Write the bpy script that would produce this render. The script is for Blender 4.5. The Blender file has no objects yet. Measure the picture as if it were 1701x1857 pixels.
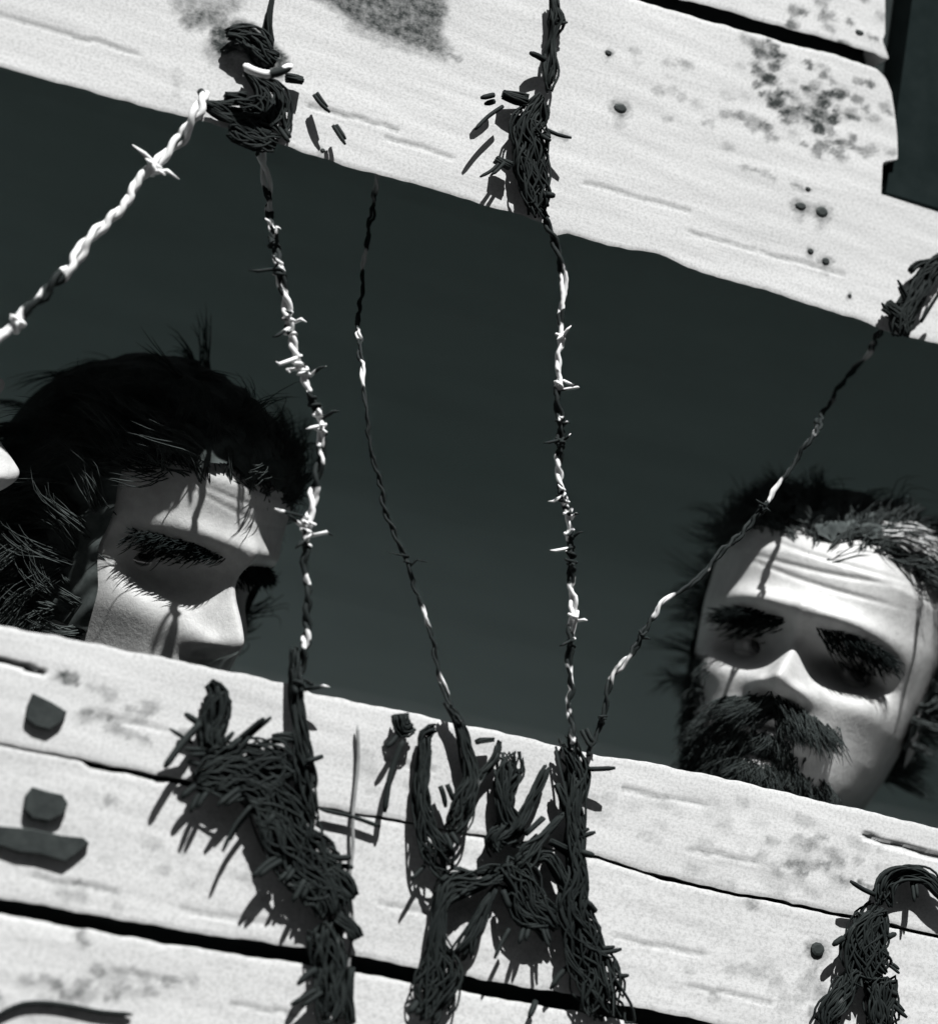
import bpy, math, random
import numpy as np
from mathutils import Vector, Matrix, noise as mnoise

random.seed(7)
rng = np.random.default_rng(7)
scene = bpy.context.scene
col = scene.collection

# ------------------------------------------------------------------ camera
PW, PH = 1701.0, 1857.0          # photograph size in pixels (reference for the survey points)
F_PX = 4355.0                    # focal length in those pixels
DIST = 1.30                      # metres from camera to the boards
CENTRE_Z = 1.75                  # height of the picture centre on the boards
# wagon axes seen in camera space (x right, y up, z back): along the wall, up
Xc = np.array([13750.0, -3340.0, -F_PX]); Xc /= np.linalg.norm(Xc)
pitch = 0.22
zx, zy = 0.1645, 0.962
Zc = np.array([zx, zy, -pitch]); Zc -= Xc * Zc.dot(Xc); Zc /= np.linalg.norm(Zc)
Yc = np.cross(Zc, Xc)
R_cw = np.stack([Xc, Yc, Zc], axis=1)      # camera from world
R_wc = R_cw.T
fwd = R_wc @ np.array([0, 0, -1.0])
CAM = np.array([0, 0, CENTRE_Z]) - fwd * DIST
cam_data = bpy.data.cameras.new("camera")
cam = bpy.data.objects.new("camera", cam_data)
col.objects.link(cam)
cam.matrix_world = Matrix([list(R_wc[i]) + [CAM[i]] for i in range(3)] + [[0, 0, 0, 1]])
cam_data.sensor_fit = 'HORIZONTAL'
cam_data.sensor_width = 36.0
cam_data.lens = F_PX / PW * 36.0
cam_data.clip_start = 0.02
cam_data.clip_end = 2000
cam_data.dof.use_dof = True
cam_data.dof.focus_distance = 1.33
cam_data.dof.aperture_fstop = 4.0
scene.camera = cam

# ------------------------------------------------------------------ sky, sun, exposure
SUN_EL, SUN_AZ = math.radians(61), math.radians(-3)
world = bpy.data.worlds.new("World")
scene.world = world
world.use_nodes = True
wn = world.node_tree
wn.nodes.clear()
w_out = wn.nodes.new('ShaderNodeOutputWorld')
w_bg = wn.nodes.new('ShaderNodeBackground')
w_hsv = wn.nodes.new('ShaderNodeHueSaturation')
w_hsv.inputs['Saturation'].default_value = 0.12
w_sky = wn.nodes.new('ShaderNodeTexSky')
w_sky.sky_type = 'NISHITA'
w_sky.sun_disc = False
w_sky.sun_elevation = SUN_EL
sun_dir = Vector((math.sin(SUN_AZ) * math.cos(SUN_EL), -math.cos(SUN_AZ) * math.cos(SUN_EL), math.sin(SUN_EL)))
w_sky.sun_rotation = math.atan2(sun_dir.x, sun_dir.y)
w_bg.inputs['Strength'].default_value = 0.05
wn.links.new(w_sky.outputs[0], w_hsv.inputs['Color'])
wn.links.new(w_hsv.outputs[0], w_bg.inputs['Color'])
wn.links.new(w_bg.outputs[0], w_out.inputs['Surface'])
sun_data = bpy.data.lights.new("sun", 'SUN')
sun_data.energy = 5.0
sun_data.angle = math.radians(0.5)
sun_data.color = (1.0, 0.995, 0.985)
sun = bpy.data.objects.new("sun", sun_data)
sun.rotation_euler = (-sun_dir).to_track_quat('-Z', 'Y').to_euler()
sun.location = (1.5, -4, 5)
col.objects.link(sun)
scene.view_settings.view_transform = 'Standard'
scene.view_settings.look = 'None'
scene.view_settings.exposure = 1.0
scene.view_settings.gamma = 1.0

# ------------------------------------------------------------------ helpers
def P(px, py, y=0.0):
    """point of the plane at depth y behind the board faces seen at photograph pixel px, py"""
    d = R_wc @ np.array([(px - PW / 2) / F_PX, -(py - PH / 2) / F_PX, -1.0])
    t = (y - CAM[1]) / d[1]
    return CAM + d * t

M_PX = DIST / F_PX               # metres per pixel on the boards

class MB:
    def __init__(self):
        self.v = []; self.f = []
    def add(self, verts, faces):
        o = len(self.v)
        self.v.extend([tuple(map(float, p)) for p in verts])
        self.f.extend([tuple(i + o for i in f) for f in faces])
    def box(self, a, b):
        x0, y0, z0 = a; x1, y1, z1 = b
        self.add([(x0,y0,z0),(x1,y0,z0),(x1,y1,z0),(x0,y1,z0),(x0,y0,z1),(x1,y0,z1),(x1,y1,z1),(x0,y1,z1)],
                 [(0,3,2,1),(4,5,6,7),(0,1,5,4),(1,2,6,5),(2,3,7,6),(3,0,4,7)])
    def tube(self, pts, rad, sides=6, tip0=0.5, tip1=0.5):
        pts = np.asarray(pts, float); n = len(pts)
        rad = np.broadcast_to(np.asarray(rad, float), (n,)).copy()
        rad[0] *= tip0; rad[-1] *= tip1
        tan = np.gradient(pts, axis=0)
        tan /= np.linalg.norm(tan, axis=1)[:, None] + 1e-12
        up = np.array([0.31, 0.2, 0.93])
        if abs(tan[0].dot(up)) > 0.9: up = np.array([1.0, 0.1, 0.05])
        nrm = up - tan[0] * up.dot(tan[0]); nrm /= np.linalg.norm(nrm)
        verts = []; ang = np.arange(sides) * 2 * math.pi / sides
        for i in range(n):
            nrm = nrm - tan[i] * nrm.dot(tan[i]); nrm /= np.linalg.norm(nrm) + 1e-12
            bi = np.cross(tan[i], nrm)
            for a in ang:
                verts.append(pts[i] + rad[i] * (math.cos(a) * nrm + math.sin(a) * bi))
        faces = []
        for i in range(n - 1):
            for k in range(sides):
                k2 = (k + 1) % sides
                faces.append((i*sides+k, i*sides+k2, (i+1)*sides+k2, (i+1)*sides+k))
        faces.append(tuple(reversed(range(sides))))
        faces.append(tuple((n-1)*sides + k for k in range(sides)))
        self.add(verts, faces)
    def build(self, name, mat, parent=None, smooth=False):
        me = bpy.data.meshes.new(name)
        me.from_pydata(self.v, [], self.f)
        me.update()
        if smooth:
            me.polygons.foreach_set('use_smooth', [True] * len(me.polygons))
        ob = bpy.data.objects.new(name, me)
        ob.data.materials.append(mat)
        col.objects.link(ob)
        if parent: ob.parent = parent
        return ob

def smooth_line(pts, step):
    """Catmull-Rom through pts, resampled about every step metres"""
    pts = np.asarray(pts, float)
    if len(pts) == 2:
        n = max(2, int(np.linalg.norm(pts[1] - pts[0]) / step) + 1)
        return pts[0] + (pts[1] - pts[0]) * np.linspace(0, 1, n)[:, None]
    p = np.vstack([2 * pts[0] - pts[1], pts, 2 * pts[-1] - pts[-2]])
    out = []
    for i in range(1, len(p) - 2):
        n = max(2, int(np.linalg.norm(p[i+1, :3] - p[i, :3]) / step))
        for t in np.linspace(0, 1, n, endpoint=False):
            out.append(0.5 * ((2*p[i]) + (-p[i-1] + p[i+1])*t + (2*p[i-1] - 5*p[i] + 4*p[i+1] - p[i+2])*t*t
                              + (-p[i-1] + 3*p[i] - 3*p[i+1] + p[i+2])*t**3))
    out.append(p[-2])
    return np.array(out)

def empty(name, loc, label, category, group=None):
    e = bpy.data.objects.new(name, None)
    e.location = loc
    col.objects.link(e)
    e['label'] = label; e['category'] = category
    if group: e['group'] = group
    e.empty_display_size = 0.05
    return e

def child(ob, parent):
    """parent without moving the child: meshes are modelled in world space"""
    ob.parent = parent
    ob.matrix_parent_inverse = Matrix.Translation(parent.location).inverted()
    return ob

def vnoise(x, z, seed=0.0):
    """cheap smooth noise from a few skewed sines, about -1 to 1"""
    return (np.sin(x * 1.0 + 1.7 * np.sin(z * .7 + seed) + seed) * .5 + np.sin(z * 1.3 + 1.3 * np.sin(x * .9 + 2 * seed) + 3.1) * .3
            + np.sin(x * 2.3 + z * 1.9 + 5 * seed) * .2)

# ------------------------------------------------------------------ materials
def material(name, rough=0.8, metallic=0.0, spec=0.3):
    m = bpy.data.materials.new(name)
    m.use_nodes = True
    nt = m.node_tree
    b = nt.nodes['Principled BSDF']
    b.inputs['Roughness'].default_value = rough
    b.inputs['Metallic'].default_value = metallic
    b.inputs['Specular IOR Level'].default_value = spec
    return m, nt, b

def N(nt, t, **kw):
    n = nt.nodes.new(t)
    for k, v in kw.items():
        if k in n.inputs: n.inputs[k].default_value = v
        else: setattr(n, k, v)
    return n

def noise_node(nt, scale3, scale=1.0, detail=5.0, rough=0.55, coords='Object'):
    tc = N(nt, 'ShaderNodeTexCoord')
    mp = N(nt, 'ShaderNodeMapping'); mp.inputs['Scale'].default_value = scale3
    nt.links.new(tc.outputs[coords], mp.inputs['Vector'])
    no = N(nt, 'ShaderNodeTexNoise'); no.inputs['Scale'].default_value = scale
    no.inputs['Detail'].default_value = detail; no.inputs['Roughness'].default_value = rough
    nt.links.new(mp.outputs[0], no.inputs['Vector'])
    return no

def ramp(nt, src, stops):
    r = N(nt, 'ShaderNodeValToRGB')
    el = r.color_ramp.elements
    while len(el) < len(stops): el.new(0.5)
    for e, (p, c) in zip(el, stops):
        e.position = p
        e.color = (c[0], c[1], c[2], 1) if hasattr(c, '__len__') else (c, c, c, 1)
    nt.links.new(src, r.inputs[0])
    return r

def mixcol(nt, fac, a, b, mode='MIX'):
    m = N(nt, 'ShaderNodeMix', data_type='RGBA', blend_type=mode)
    for sock, v in ((0, fac), (6, a), (7, b)):
        if hasattr(v, 'links') or isinstance(v, bpy.types.NodeSocket): nt.links.new(v, m.inputs[sock])
        else: m.inputs[sock].default_value = v if sock == 0 else (*v, 1)
    return m.outputs[2]

def bump(nt, b, src, strength, dist):
    bp = N(nt, 'ShaderNodeBump'); bp.inputs['Strength'].default_value = strength; bp.inputs['Distance'].default_value = dist
    nt.links.new(src, bp.inputs['Height'])
    nt.links.new(bp.outputs[0], b.inputs['Normal'])

# pale weathered board, with dark marks kept in the "stain" attribute
def board_material():
    m, nt, b = material("weathered_board", 0.85, 0, 0.2)
    grain = noise_node(nt, (9, 60, 150), 1.0, 7, 0.6)
    speck = noise_node(nt, (560, 560, 640), 1.0, 4, 0.75)
    broad = noise_node(nt, (7, 9, 16), 1.0, 3, 0.5)
    g = ramp(nt, grain.outputs[0], [(0.25, (0.475, 0.48, 0.48)), (0.62, (0.52, 0.525, 0.525))])
    s = ramp(nt, speck.outputs[0], [(0.30, 0.66), (0.56, 1.0)])
    br = ramp(nt, broad.outputs[0], [(0.3, 0.90), (0.6, 1.0)])
    c = mixcol(nt, 1.0, g.outputs[0], s.outputs[0], 'MULTIPLY')
    c = mixcol(nt, 1.0, c, br.outputs[0], 'MULTIPLY')
    at = N(nt, 'ShaderNodeAttribute', attribute_name='stain')
    patch = noise_node(nt, (190, 190, 240), 1.0, 6, 0.7)
    # stain edge broken up by noise
    mth = N(nt, 'ShaderNodeMath', operation='MULTIPLY_ADD')
    nt.links.new(patch.outputs[0], mth.inputs[0]); mth.inputs[1].default_value = 3.0; mth.inputs[2].default_value = -1.45
    mul = N(nt, 'ShaderNodeMath', operation='MULTIPLY')
    nt.links.new(mth.outputs[0], mul.inputs[0])
    sub = N(nt, 'ShaderNodeMath', operation='SMOOTH_MIN')
    nt.links.new(at.outputs['Fac'], sub.inputs[0]); sub.inputs[1].default_value = 0.5; sub.inputs[2].default_value = 0.2
    nt.links.new(sub.outputs[0], mul.inputs[1])
    add = N(nt, 'ShaderNodeMath', operation='ADD', use_clamp=True)
    nt.links.new(at.outputs['Fac'], add.inputs[0]); nt.links.new(mul.outputs[0], add.inputs[1])
    c = mixcol(nt, add.outputs[0], c, (0.018, 0.022, 0.0215))
    nt.links.new(c, b.inputs['Base Color'])
    bump(nt, b, grain.outputs[0], 0.15, 0.0015)
    return m

def dull_material(name, lo, hi, scale=60, rough=0.8, metallic=0.0, spec=0.3, stretch=(1, 1, 1), bump_d=0.0):
    m, nt, b = material(name, rough, metallic, spec)
    n = noise_node(nt, tuple(scale * s for s in stretch), 1.0, 5, 0.6)
    r = ramp(nt, n.outputs[0], [(0.3, lo), (0.7, hi)])
    nt.links.new(r.outputs[0], b.inputs['Base Color'])
    if bump_d: bump(nt, b, n.outputs[0], 0.5, bump_d)
    return m

def wire_material(name, stops, scale):
    m, nt, b = material(name, 0.75, 0.0, 0.12)
    n = noise_node(nt, (scale, scale, scale), 1.0, 2, 0.5)
    r = ramp(nt, n.outputs[0], stops)
    nt.links.new(r.outputs[0], b.inputs['Base Color'])
    return m

MAT = {}
MAT['board'] = board_material()
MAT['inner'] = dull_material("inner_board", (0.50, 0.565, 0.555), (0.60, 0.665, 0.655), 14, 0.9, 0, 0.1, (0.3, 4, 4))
MAT['lining'] = dull_material("dark_board", (0.012, 0.016, 0.016), (0.024, 0.03, 0.03), 14, 0.9, 0, 0.1, (0.3, 4, 4))
MAT['post_black'] = dull_material("post_black", (0.005, 0.009, 0.009), (0.010, 0.015, 0.015), 60, 0.95, 0, 0.05)
MAT['iron'] = dull_material("black_iron", (0.012, 0.016, 0.016), (0.028, 0.034, 0.033), 120, 0.7, 0.2, 0.3, bump_d=0.001)
MAT['rust_wire'] = wire_material("rusted_wire", [(0.35, (0.007, 0.0095, 0.0095)), (0.72, (0.012, 0.0155, 0.015)), (0.82, (0.09, 0.095, 0.095))], 60)  # the rare paler flecks are glints put into the wire colour
MAT['zinc'] = wire_material("galvanised_wire", [(0.495, (0.010, 0.013, 0.013)), (0.525, (0.60, 0.605, 0.605))], 66)  # pale and dark patches along these wires imitate broken sun glints
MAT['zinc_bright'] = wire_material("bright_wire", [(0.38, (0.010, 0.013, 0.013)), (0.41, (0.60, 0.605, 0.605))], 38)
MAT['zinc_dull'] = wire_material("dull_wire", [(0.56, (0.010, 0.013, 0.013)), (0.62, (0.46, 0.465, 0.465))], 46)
MAT['ground'] = dull_material("cinder_ballast", (0.03, 0.031, 0.031), (0.055, 0.055, 0.055), 6, 0.9)
MAT['coat'] = dull_material("dark_wool", (0.02, 0.026, 0.026), (0.035, 0.042, 0.042), 300, 0.95, 0, 0.1)
MAT['roof'] = dull_material("roof_felt", (0.08, 0.085, 0.085), (0.12, 0.125, 0.125), 20, 0.95, 0, 0.1)

def skin_material(name, tone):
    m, nt, b = material(name, 0.55, 0, 0.35)
    n = noise_node(nt, (110, 110, 110), 1.0, 8, 0.65)
    f = noise_node(nt, (420, 420, 300), 1.0, 5, 0.7)
    r = ramp(nt, n.outputs[0], [(0.28, tuple(t * 0.74 for t in tone)), (0.68, tone)])
    nt.links.new(r.outputs[0], b.inputs['Base Color'])
    bump(nt, b, f.outputs[0], 0.5, 0.0008)
    b.inputs['Subsurface Weight'].default_value = 0.12
    b.inputs['Subsurface Radius'].default_value = (0.004, 0.004, 0.004)
    b.inputs['Subsurface Scale'].default_value = 1.0
    return m
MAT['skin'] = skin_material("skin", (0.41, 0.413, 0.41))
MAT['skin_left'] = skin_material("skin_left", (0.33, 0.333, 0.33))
MAT['hair'] = dull_material("dark_hair", (0.016, 0.020, 0.020), (0.030, 0.035, 0.034), 200, 0.95, 0, 0.06)
MAT['brown_hair'] = dull_material("brown_hair", (0.026, 0.031, 0.030), (0.048, 0.055, 0.054), 200, 0.95, 0, 0.06)
MAT['crown_hair'] = dull_material("crown_hair", (0.032, 0.038, 0.038), (0.06, 0.068, 0.067), 200, 0.95, 0, 0.06)
MAT['brow_shade_hair'] = dull_material("brow_shade_hair", (0.006, 0.008, 0.008), (0.012, 0.015, 0.015), 200, 0.95, 0, 0.02)
MAT['highlight_hair'] = dull_material("highlight_hair", (0.36, 0.365, 0.365), (0.5, 0.505, 0.505), 200, 0.5, 0, 0.4)
MAT['eye'] = None
def eye_material():
    m, nt, b = material("eye", 0.08, 0, 0.6)
    tc = N(nt, 'ShaderNodeTexCoord')
    sep = N(nt, 'ShaderNodeSeparateXYZ'); nt.links.new(tc.outputs['Generated'], sep.inputs[0])
    # iris: distance from the front pole of the ball
    c = N(nt, 'ShaderNodeVectorMath', operation='DISTANCE'); nt.links.new(tc.outputs['Generated'], c.inputs[0]); c.inputs[1].default_value = (0.5, 0.0, 0.5)
    r = ramp(nt, c.outputs['Value'], [(0.0, 0.01), (0.13, 0.01), (0.16, 0.05), (0.26, 0.05), (0.29, 0.24)])  # white of the eye darkened to deepen the socket shade
    nt.links.new(r.outputs[0], b.inputs['Base Color'])
    return m
MAT['eye'] = eye_material()

# ------------------------------------------------------------------ ground
g = MB(); g.box((-60, -60, -0.3), (60, 60, 0.0))
ground = g.build('platform_ground', MAT['ground'])
ground['kind'] = 'structure'

# dark wall and roof added unseen behind the camera to block sky light
sky_wall = empty('blocker', (0, -8.0, 0), 'tall dark timber warehouse added unseen behind the camera against skylight', 'blocker')
MAT['sky_wall'] = dull_material("dark_blocker_timber", (0.03, 0.034, 0.034), (0.06, 0.066, 0.066), 8, 0.9, 0, 0.1, (1, 1, .2))
for k in range(24):
    m = MB(); m.box((-12 + k, -8.0 + .02 * (k % 2), 0), (-11 + k - .01, -7.95 + .02 * (k % 2), 11.2)); child(m.build('blocker_board', MAT['sky_wall']), sky_wall)
m = MB(); m.add([(-12.3, -7.4, 11.0), (12.3, -7.4, 11.0), (12.3, -12, 13.2), (-12.3, -12, 13.2), (-12.3, -7.4, 11.15), (12.3, -7.4, 11.15), (12.3, -12, 13.35), (-12.3, -12, 13.35)],
                [(0, 3, 2, 1), (4, 5, 6, 7), (0, 1, 5, 4), (1, 2, 6, 5), (2, 3, 7, 6), (3, 0, 4, 7)]); child(m.build('roof', MAT['roof']), sky_wall)

# ------------------------------------------------------------------ stains (survey pixels on the boards)
STAINS = []   # (polyline px, half width px, softness px, strength, groove metres)
def stain(pts, hw, soft, s, groove=0.0):
    STAINS.append((np.array([P(*p)[[0, 2]] for p in pts]), hw * M_PX, soft * M_PX, s, groove))
PATCH_POLY = []
def patch_poly(pts, soft, s):
    PATCH_POLY.append((np.array([P(*p)[[0, 2]] for p in pts]), soft * M_PX, s))
# dark patch at the top centre
patch_poly([(500, -40), (560, -8), (600, 10), (640, 40), (690, 66), (740, 82), (800, 100), (816, 88), (798, 58), (812, 20), (806, -40)], 20, 0.80)
stain([(640, 45), (700, 72), (800, 98)], 8, 14, 0.35)
stain([(800, 92), (832, 106)], 3, 6, 0.5)
stain([(735, 15), (760, 25)], 4, 18, 0.25)
# soft smudges beside the left wire, top
stain([(330, 5), (380, 15), (420, 5)], 10, 22, 0.45)
stain([(345, 38), (385, 30), (405, 50)], 10, 16, 0.62)
stain([(405, 75), (440, 60), (470, 90), (500, 115)], 20, 16, 0.8)
stain([(395, 95), (430, 110), (450, 125)], 14, 26, 0.4)
stain([(320, 130), (320, 170)], 3, 8, 0.18)
# mottling of the top right boards
for cx, cy, sx, sy, n, s0, s1 in ((1480, 170, 110, 75, 60, .22, .55), (1400, 130, 30, 60, 14, .35, .65), (1480, 210, 60, 25, 18, .35, .6),
                                  (1300, 200, 90, 70, 14, .12, .3), (1500, 30, 70, 30, 16, .25, .55), (1520, 265, 60, 20, 10, .3, .5),
                                  (1180, 130, 90, 60, 6, .12, .28)):
    for i in range(n):
        x, y = cx + rng.normal() * sx * .6, cy + rng.normal() * sy * .6
        l = rng.uniform(2, 14)
        stain([(x, y), (x + l, y + l * .3 + rng.normal() * 2)], rng.uniform(2, 6), rng.uniform(5, 12), 1.35 * rng.uniform(s0, s1))
stain([(1345, 302), (1385, 312), (1405, 325)], 2, 6, 0.4)
stain([(1440, 335), (1465, 345)], 3, 6, 0.5)
stain([(1310, 205), (1350, 210), (1365, 235)], 4, 9, 0.45)
stain([(1480, 262), (1530, 255), (1575, 280)], 4, 7, 0.55)
stain([(1350, 70), (1420, 105)], 6, 12, 0.4)
stain([(1000, 240), (1030, 248)], 3, 6, 0.5)
# rust round the nails
for px, py, r in ((1125, 195, 18), (1103, 95, 9), (1452, 373, 16), (1490, 383, 18), (1470, 455, 9), (1497, 473, 12), (1541, 536, 5), (1483, 1722, 20), (585, 272, 7)):
    stain([(px - r * .3, py), (px + r * .3, py + 2)], r * .5, r * .9, 0.5)
    stain([(px, py), (px - 2, py + r * 1.6)], r * .2, r * .7, 0.25)
# fine drying cracks along the grain
for x, y, l, sl in ((120, 60, 130, .28), (560, 190, 160, .28), (700, 250, 120, .28), (1060, 330, 190, .28), (1250, 420, 120, .28), (1380, 455, 150, .28), (180, 1300, 120, .2), (700, 1380, 90, .2), (1130, 1430, 150, .2),
                    (1250, 1540, 120, .2), (60, 1590, 150, .18), (330, 1650, 160, .18), (1120, 1700, 160, .2), (1250, 1790, 150, .2), (200, 1760, 130, .17), (420, 1820, 120, .17), (690, 1640, 90, .18)):
    n_ = 7; pl = [(x + l * k / n_, y + l * k / n_ * sl + rng.normal() * 1.6) for k in range(n_ + 1)]
    stain(pl, 1.2, 5.0, rng.uniform(.22, .42), 0.0005)
# cracks in the sill board
stain([(-10, 1196), (30, 1205), (78, 1221)], 2.2, 3, 0.95, 0.003)
stain([(110, 1226), (132, 1232)], 7, 8, 0.7)
stain([(160, 1245), (200, 1256)], 3, 8, 0.3)
stain([(1568, 1514), (1600, 1528), (1640, 1536), (1710, 1558)], 2.2, 5, 0.6, 0.002)
stain([(1560, 1602), (1580, 1612), (1595, 1622)], 3, 4, 0.7)
# mottling below
for cx, cy, sx, sy, n, s0, s1 in ((230, 1305, 70, 30, 16, .12, .35), (1480, 1560, 80, 45, 40, .10, .3), (1350, 1600, 150, 40, 20, .06, .18),
                                  (180, 1790, 160, 30, 30, .12, .38), (300, 1580, 150, 60, 14, .06, .2), (150, 1620, 60, 20, 8, .1, .25),
                                  (1400, 1780, 120, 40, 22, .06, .2), (1160, 1480, 90, 40, 10, .05, .15), (1300, 1500, 100, 40, 14, .05, .15), (660, 1400, 50, 50, 8, .05, .15)):
    for i in range(n):
        x, y = cx + rng.normal() * sx * .6, cy + rng.normal() * sy * .6
        l = rng.uniform(2, 22)
        stain([(x, y), (x + l, y + l * .2 + rng.normal() * 2)], rng.uniform(2, 6), rng.uniform(6, 14), 1.4 * rng.uniform(s0, s1))
stain([(200, 1322), (250, 1335), (265, 1345)], 4, 7, 0.4)
stain([(145, 1695), (150, 1712)], 6, 8, 0.5)
stain([(195, 1455), (200, 1450)], 4, 8, 0.4)
stain([(1470, 1772), (1495, 1800)], 5, 14, 0.4)
stain([(1472, 1838), (1485, 1846)], 6, 10, 0.45)

def stain_field(x, z):
    s = np.zeros_like(x); g = np.zeros_like(x)
    x0_, z0_ = x, z
    xw = x + .0016 * vnoise(x * 700, z * 760, .4) + .0008 * vnoise(x * 1900, z * 2100, 1.3)      # ragged outlines
    zw = z + .0012 * vnoise(z * 720, x * 680, 2.4) + .0007 * vnoise(z * 2000, x * 1800, 3.3)
    for pl, hw, soft, st, gr in STAINS:
        x, z = (x0_, z0_) if gr else (xw, zw)
        lo = pl.min(0) - hw - soft; hi = pl.max(0) + hw + soft
        k = (x > lo[0]) & (x < hi[0]) & (z > lo[1]) & (z < hi[1])
        if not k.any(): continue
        px = np.stack([x[k], z[k]], 1); d = np.full(len(px), 9.0)
        for a, b in zip(pl[:-1], pl[1:]):
            ab = b - a; t = np.clip(((px - a) @ ab) / (ab @ ab + 1e-12), 0, 1)
            d = np.minimum(d, np.linalg.norm(px - a - t[:, None] * ab, axis=1))
        v = np.clip(1 - (d - hw) / soft, 0, 1); v = v * v * (3 - 2 * v)
        s[k] = np.maximum(s[k], st * v) + 0.3 * np.minimum(s[k], st * v)
        g[k] = np.maximum(g[k], gr * v)
    x, z = xw, zw
    for pl, soft, st in PATCH_POLY:
        lo = pl.min(0) - soft; hi = pl.max(0) + soft
        k = (x > lo[0]) & (x < hi[0]) & (z > lo[1]) & (z < hi[1])
        if not k.any(): continue
        px = np.stack([x[k], z[k]], 1); d = np.full(len(px), 9.0); inside = np.zeros(len(px), bool)
        for a, b in zip(pl, np.roll(pl, -1, 0)):
            ab = b - a; t = np.clip(((px - a) @ ab) / (ab @ ab + 1e-12), 0, 1)
            d = np.minimum(d, np.linalg.norm(px - a - t[:, None] * ab, axis=1))
            cr = ((a[1] > px[:, 1]) != (b[1] > px[:, 1])) & (px[:, 0] < (b[0] - a[0]) * (px[:, 1] - a[1]) / (b[1] - a[1] + 1e-12) + a[0])
            inside ^= cr
        sd = np.where(inside, -d, d)
        v = np.clip(0.5 - sd / soft, 0, 1)
        s[k] = np.maximum(s[k], st * v)
    return np.clip(s, 0, 1), g

# ------------------------------------------------------------------ freight wagon
WX0, WX1 = -1.5, 2.5             # ends of the wagon body that is built
zfl, zrf, dep = 0.15, 2.95, 2.3   # floor, roof and depth of the body
TH = 0.024                       # board thickness
wagon = empty('freight_wagon', (0, 1.1, 0), 'pale plank side of an old wooden freight wagon with a wide open slot', 'freight wagon')

def edge(pts):
    if pts[0] == 'z': return np.array([-9.0, 9.0]), np.array([pts[1], pts[1]])
    w = np.array([P(*p) for p in pts])
    return w[:, 0], w[:, 2]

def board(name, top, bot, xr=None, right_end=None, y0=0.0, dense=0.0016, sharp='', rake=0.016):
    """one plank: dense wavy front face between two surveyed edges, closed with sides and back"""
    tx, tz = edge(top); bx_, bz = edge(bot)
    x0, x1 = (WX0, WX1) if xr is None else xr
    fx0, fx1 = P(-60, 900)[0], P(1760, 900)[0]
    xs = np.concatenate([np.linspace(x0, fx0, 8, endpoint=False), np.arange(fx0, min(fx1, x1), dense),
                         np.linspace(fx1, x1, 8) if x1 > fx1 else np.array([x1])])
    H = np.max(np.interp(xs, tx, tz) - np.interp(xs, bx_, bz))
    nz = max(6, int(H / dense))
    vs = np.linspace(0, 1, nz)
    X = np.repeat(xs[None, :], nz, 0)
    Ztop = np.interp(xs, tx, tz); Zbot = np.interp(xs, bx_, bz)
    # small unevenness of the sawn edges
    jt = vnoise(xs * 190, xs * 71, len(top) + x1) * 0.0006
    jb = vnoise(xs * 170, xs * 83, len(bot) + x1 + 2) * 0.0006
    Ztop = Ztop + (0 if 'top' in sharp else jt); Zbot = Zbot + (0 if 'bottom' in sharp else jb)
    Z = Zbot[None, :] + (Ztop - Zbot)[None, :] * vs[:, None]
    if right_end is not None:
        ez, ex = right_end                        # z ascending, x of the end
        xe = np.interp(Z[:, -1], ez, ex)
        xm = P(1450, 300)[0]
        X = np.where(X > xm, xm + (X - xm) * ((xe - xm) / (x1 - xm))[:, None], X)
    S, G = stain_field(X.ravel(), Z.ravel())
    Y = np.full(X.size, y0) + G
    # rounded arrises and a slight cupping of the plank
    e = np.minimum(np.where('bottom' in sharp, 1, vs), np.where('top' in sharp, 1, 1 - vs)) * H
    round_ = np.where(e < 0.0015, (0.0015 - e) ** 2 / 0.0015 * 0.25, 0.0)
    Y = Y + np.repeat(round_[:, None], len(xs), 1).ravel()
    Y = Y + 0.00016 * vnoise(X.ravel() * 45, Z.ravel() * 280, 1.7 + y0 * 900)
    nx = len(xs); n = X.size
    verts = np.stack([X.ravel(), Y, Z.ravel()], 1)
    i = np.arange(n).reshape(nz, nx)
    q = np.stack([i[:-1, :-1], i[:-1, 1:], i[1:, 1:], i[1:, :-1]], -1).reshape(-1, 4)
    loop = np.concatenate([i[0, :], i[1:, -1], i[-1, -2::-1], i[-2:0:-1, 0]])
    back = verts[loop].copy(); back[:, 1] = y0 + TH
    if 'bottom' not in sharp: back[:nx, 2] += rake
    nl = len(loop)
    fi = np.arange(nl) + n                          # rim repeated, so that the arris stays crisp
    bi = np.arange(nl) + n + nl
    faces = [tuple(f) for f in q.tolist()]
    for k in range(nl):
        k2 = (k + 1) % nl
        faces.append((int(fi[k2]), int(fi[k]), int(bi[k]), int(bi[k2])))
    # back as a strip between the lower and the upper row of the loop
    lower = bi[:nx]; upper = bi[nx + nz - 2: nx + nz - 2 + nx][::-1]
    for k in range(nx - 1):
        faces.append((int(lower[k + 1]), int(lower[k]), int(upper[k]), int(upper[k + 1])))
    me = bpy.data.meshes.new(name)
    me.from_pydata(np.vstack([verts, verts[loop], back]).tolist(), [], faces)
    me.update()
    a = me.attributes.new('stain', 'FLOAT', 'POINT')
    a.data.foreach_set('value', np.concatenate([S, S[loop], np.zeros(nl)]))
    sm = [True] * len(q) + [False] * (len(faces) - len(q))
    me.polygons.foreach_set('use_smooth', sm)
    ob = bpy.data.objects.new(name, me); ob.data.materials.append(MAT['board'])
    col.objects.link(ob)
    return child(ob, wagon)

def off(pts, dy):
    return [(x, y + dy) for x, y in pts]

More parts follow.
